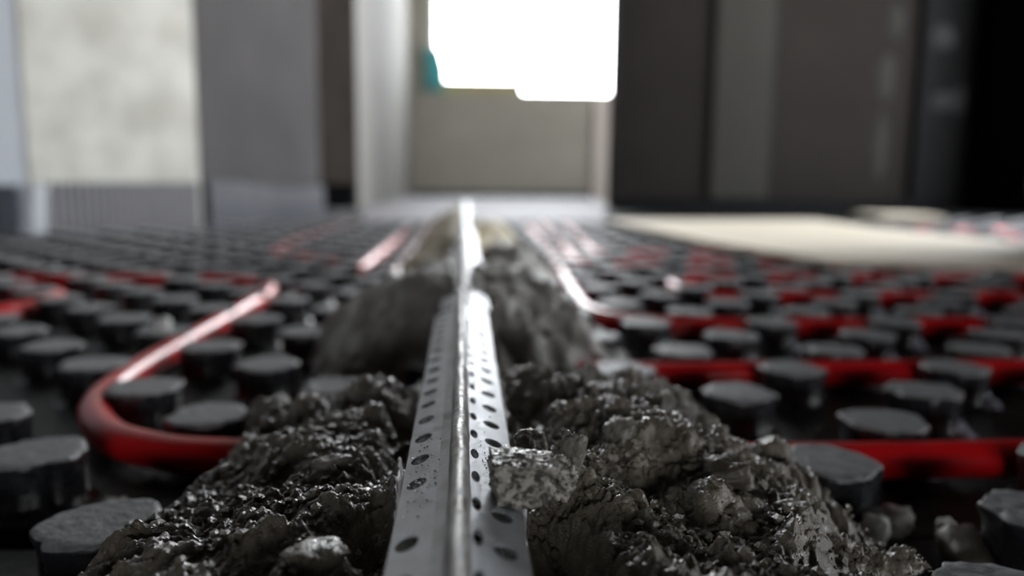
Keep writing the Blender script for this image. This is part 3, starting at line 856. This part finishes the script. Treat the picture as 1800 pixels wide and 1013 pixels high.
# ------------------------------------------------------------------ boards, strips and odd items
sb = prism('beige_board', [(0.462, 0.972), (0.70, 0.93), (0.93, 0.91), (0.935, 1.10), (0.94, 1.285), (0.925, 1.57), (0.935, 2.05), (0.36, 1.98), (0.40, 1.27)], 0.0230, 0.0305, M_SHEET)
tag(sb, 'large flat beige board laid over the studs in front of the dark right wall', 'board')
sm = prism('beige_offcut', [(1.16, 2.10), (1.32, 2.08), (1.34, 2.30), (1.17, 2.32)], 0.0230, 0.040, M_SHEET)
tag(sm, 'small beige offcut lying behind the right end of the board', 'board')
bf = prism('black_sheet', [(0.40, 2.13), (0.95, 2.07), (1.12, 1.98), (1.30, 2.05), (1.45, 2.30), (1.90, 2.36), (1.90, 2.91), (1.0, 2.84), (0.60, 2.81), (0.53, 2.80)], 0.0219, 0.0225, M_BLACK)  # flat black sheet over the studs before the dark wall
tag(bf, 'black sheet lying on the floor between the beige board and dark wall', 'film')
ff = prism('pale_sheet', [(-0.25, 1.93), (0.36, 2.02), (0.50, 2.78), (0.62, 3.10), (0.80, 4.9), (-0.33, 4.9), (-0.345, 2.95), (-0.345, 2.80)], 0.0222, 0.0240, M_PALESHEET)  # flat lilac sheet over the passage floor
tag(ff, 'pale lilac sheet spread over the floor of the lit passage', 'film')

def foam_strip(name, a, b, h0, h1, off, thick, m, label, wave=0.0, n=40, rib=0.0):
    d = Vector((b[0] - a[0], b[1] - a[1])); L = d.length; d.normalize()
    nr = Vector((d.y, -d.x))                       # into the room
    V, F = [], []
    for i in range(n + 1):
        t = i / n
        o = off + wave * (0.5 + 0.5 * math.sin(t * 9)) + rib * (i % 2)
        top = h0 + (h1 - h0) * t + wave * math.sin(t * 6 + 1)
        for (q, z) in ((o, 0.0), (o + thick, 0.0), (o + thick + wave * 0.5, top * 0.55), (o + thick, top), (o, top)):
            V.append((a[0] + d.x * L * t + nr.x * q, a[1] + d.y * L * t + nr.y * q, z))
    for i in range(n):
        for k in range(5):
            k2 = (k + 1) % 5
            F.append((i * 5 + k, i * 5 + k2, (i + 1) * 5 + k2, (i + 1) * 5 + k))
    F.append((4, 3, 2, 1, 0)); F.append(tuple(n * 5 + k for k in range(5)))
    o = mesh_obj(name, V, F, m, smooth=False)
    return tag(o, label, 'insulation strip')
foam_strip('edge_insulation_strip', (-0.826, 1.602), (-0.592, 1.791), 0.115, 0.117, 0.004, 0.008, M_STRIP, 'grey ribbed edge strip along the foot of the light concrete wall', rib=0.002)
foam_strip('edge_insulation_strip', (-0.583, 1.808), (-0.436, 2.41), 0.117, 0.102, 0.004, 0.008, M_STRIP_SHINY, 'shiny grey edge strip with a wavy top at the foot of the darker grey wall', wave=0.006)
foam_strip('edge_insulation_strip', (0.56, 2.847), (1.94, 2.950), 0.073, 0.064, 0.028, 0.010, M_BLACK, 'black edge strip along the foot of the dark right wall')
foam_strip('edge_insulation_strip', (-0.66, 2.86), (-0.39, 2.86), 0.11, 0.11, 0.004, 0.010, M_BLACK, 'black edge strip in the dark niche left of the passage')
foam_strip('edge_insulation_strip', (-0.33, 5.30), (0.86, 5.30), 0.045, 0.045, 0.004, 0.010, M_BLACK, 'thin black edge strip under the window wall')

pr_ = empty('edge_profile', (-0.822, 1.578, 0), 0.68)
tag(pr_, 'white upright plastic profile end at the corner of the left wall', 'profile')
V, F = box_data(-0.011, 0.011, -0.010, -0.006, 0.0, 0.113); mesh_obj('face_plate', V, F, M_WHITE, pr_)
V, F = box_data(-0.011, -0.008, -0.006, 0.012, 0.0, 0.113); mesh_obj('side_plate', V, F, M_WHITE, pr_)
pr_.rotation_euler = (0, 0.06, 0.4)
bx = empty('junction_box', (-0.90, 1.535, 0), 0.38)
tag(bx, 'dark blue low box with a round grey cap at the left frame edge', 'box')
V, F = box_data(-0.12, 0.055, -0.012, 0.02, 0.0, 0.105); mesh_obj('box_body', V, F, M_BOX, bx)
V, F = box_data(-0.123, 0.058, -0.015, 0.022, 0.105, 0.110); mesh_obj('box_lid', V, F, M_BOX, bx)
cv, cf = [], []
for zz, rr in ((-0.012, 0.013), (-0.019, 0.012), (-0.021, 0.008)):
    for k in range(16):
        a = 2 * PI * k / 16
        cv.append((0.012 + rr * math.cos(a), zz, 0.052 + rr * math.sin(a)))
for i in range(2):
    for k in range(16):
        cf.append((i * 16 + k, i * 16 + (k + 1) % 16, (i + 1) * 16 + (k + 1) % 16, (i + 1) * 16 + k))
cf.append(tuple(32 + k for k in range(16)))
mesh_obj('round_cap', cv, cf, M_DAB, bx)

# things on the window sill
sbd = box('sill_board', -0.188, 0.39, 5.32, 5.40, OZ0, OZ0 + 0.075, M_YELLOW)
tag(sbd, 'yellowish foam board lying on the left half of the window sill', 'board')
tv = []
for i in range(9):
    z = OZ0 + 0.0 + 0.27 * i / 8
    w = 0.085 * (1 - 0.5 * abs(i / 8 - 0.4))
    for (q, dx) in ((0, 0), (1, 1)):
        tv.append((OX0 - 0.065 + dx * w * 1.7, 5.283 + 0.005 * math.sin(i * 1.7) , z))
        tv.append((OX0 - 0.065 + dx * w * 1.7, 5.275 + 0.005 * math.sin(i * 1.7), z))
tf = []
for i in range(8):
    a, b = i * 4, (i + 1) * 4
    tf += [(a, a + 2, b + 2, b), (a + 1, b + 1, b + 3, a + 3), (a + 2, a + 3, b + 3, b + 2), (a, b, b + 1, a + 1)]
tf += [(0, 1, 3, 2), (32, 34, 35, 33)]
tag(mesh_obj('film_scrap', tv, tf, M_TEAL), 'teal film scrap hanging in the lower left corner of the window', 'film')
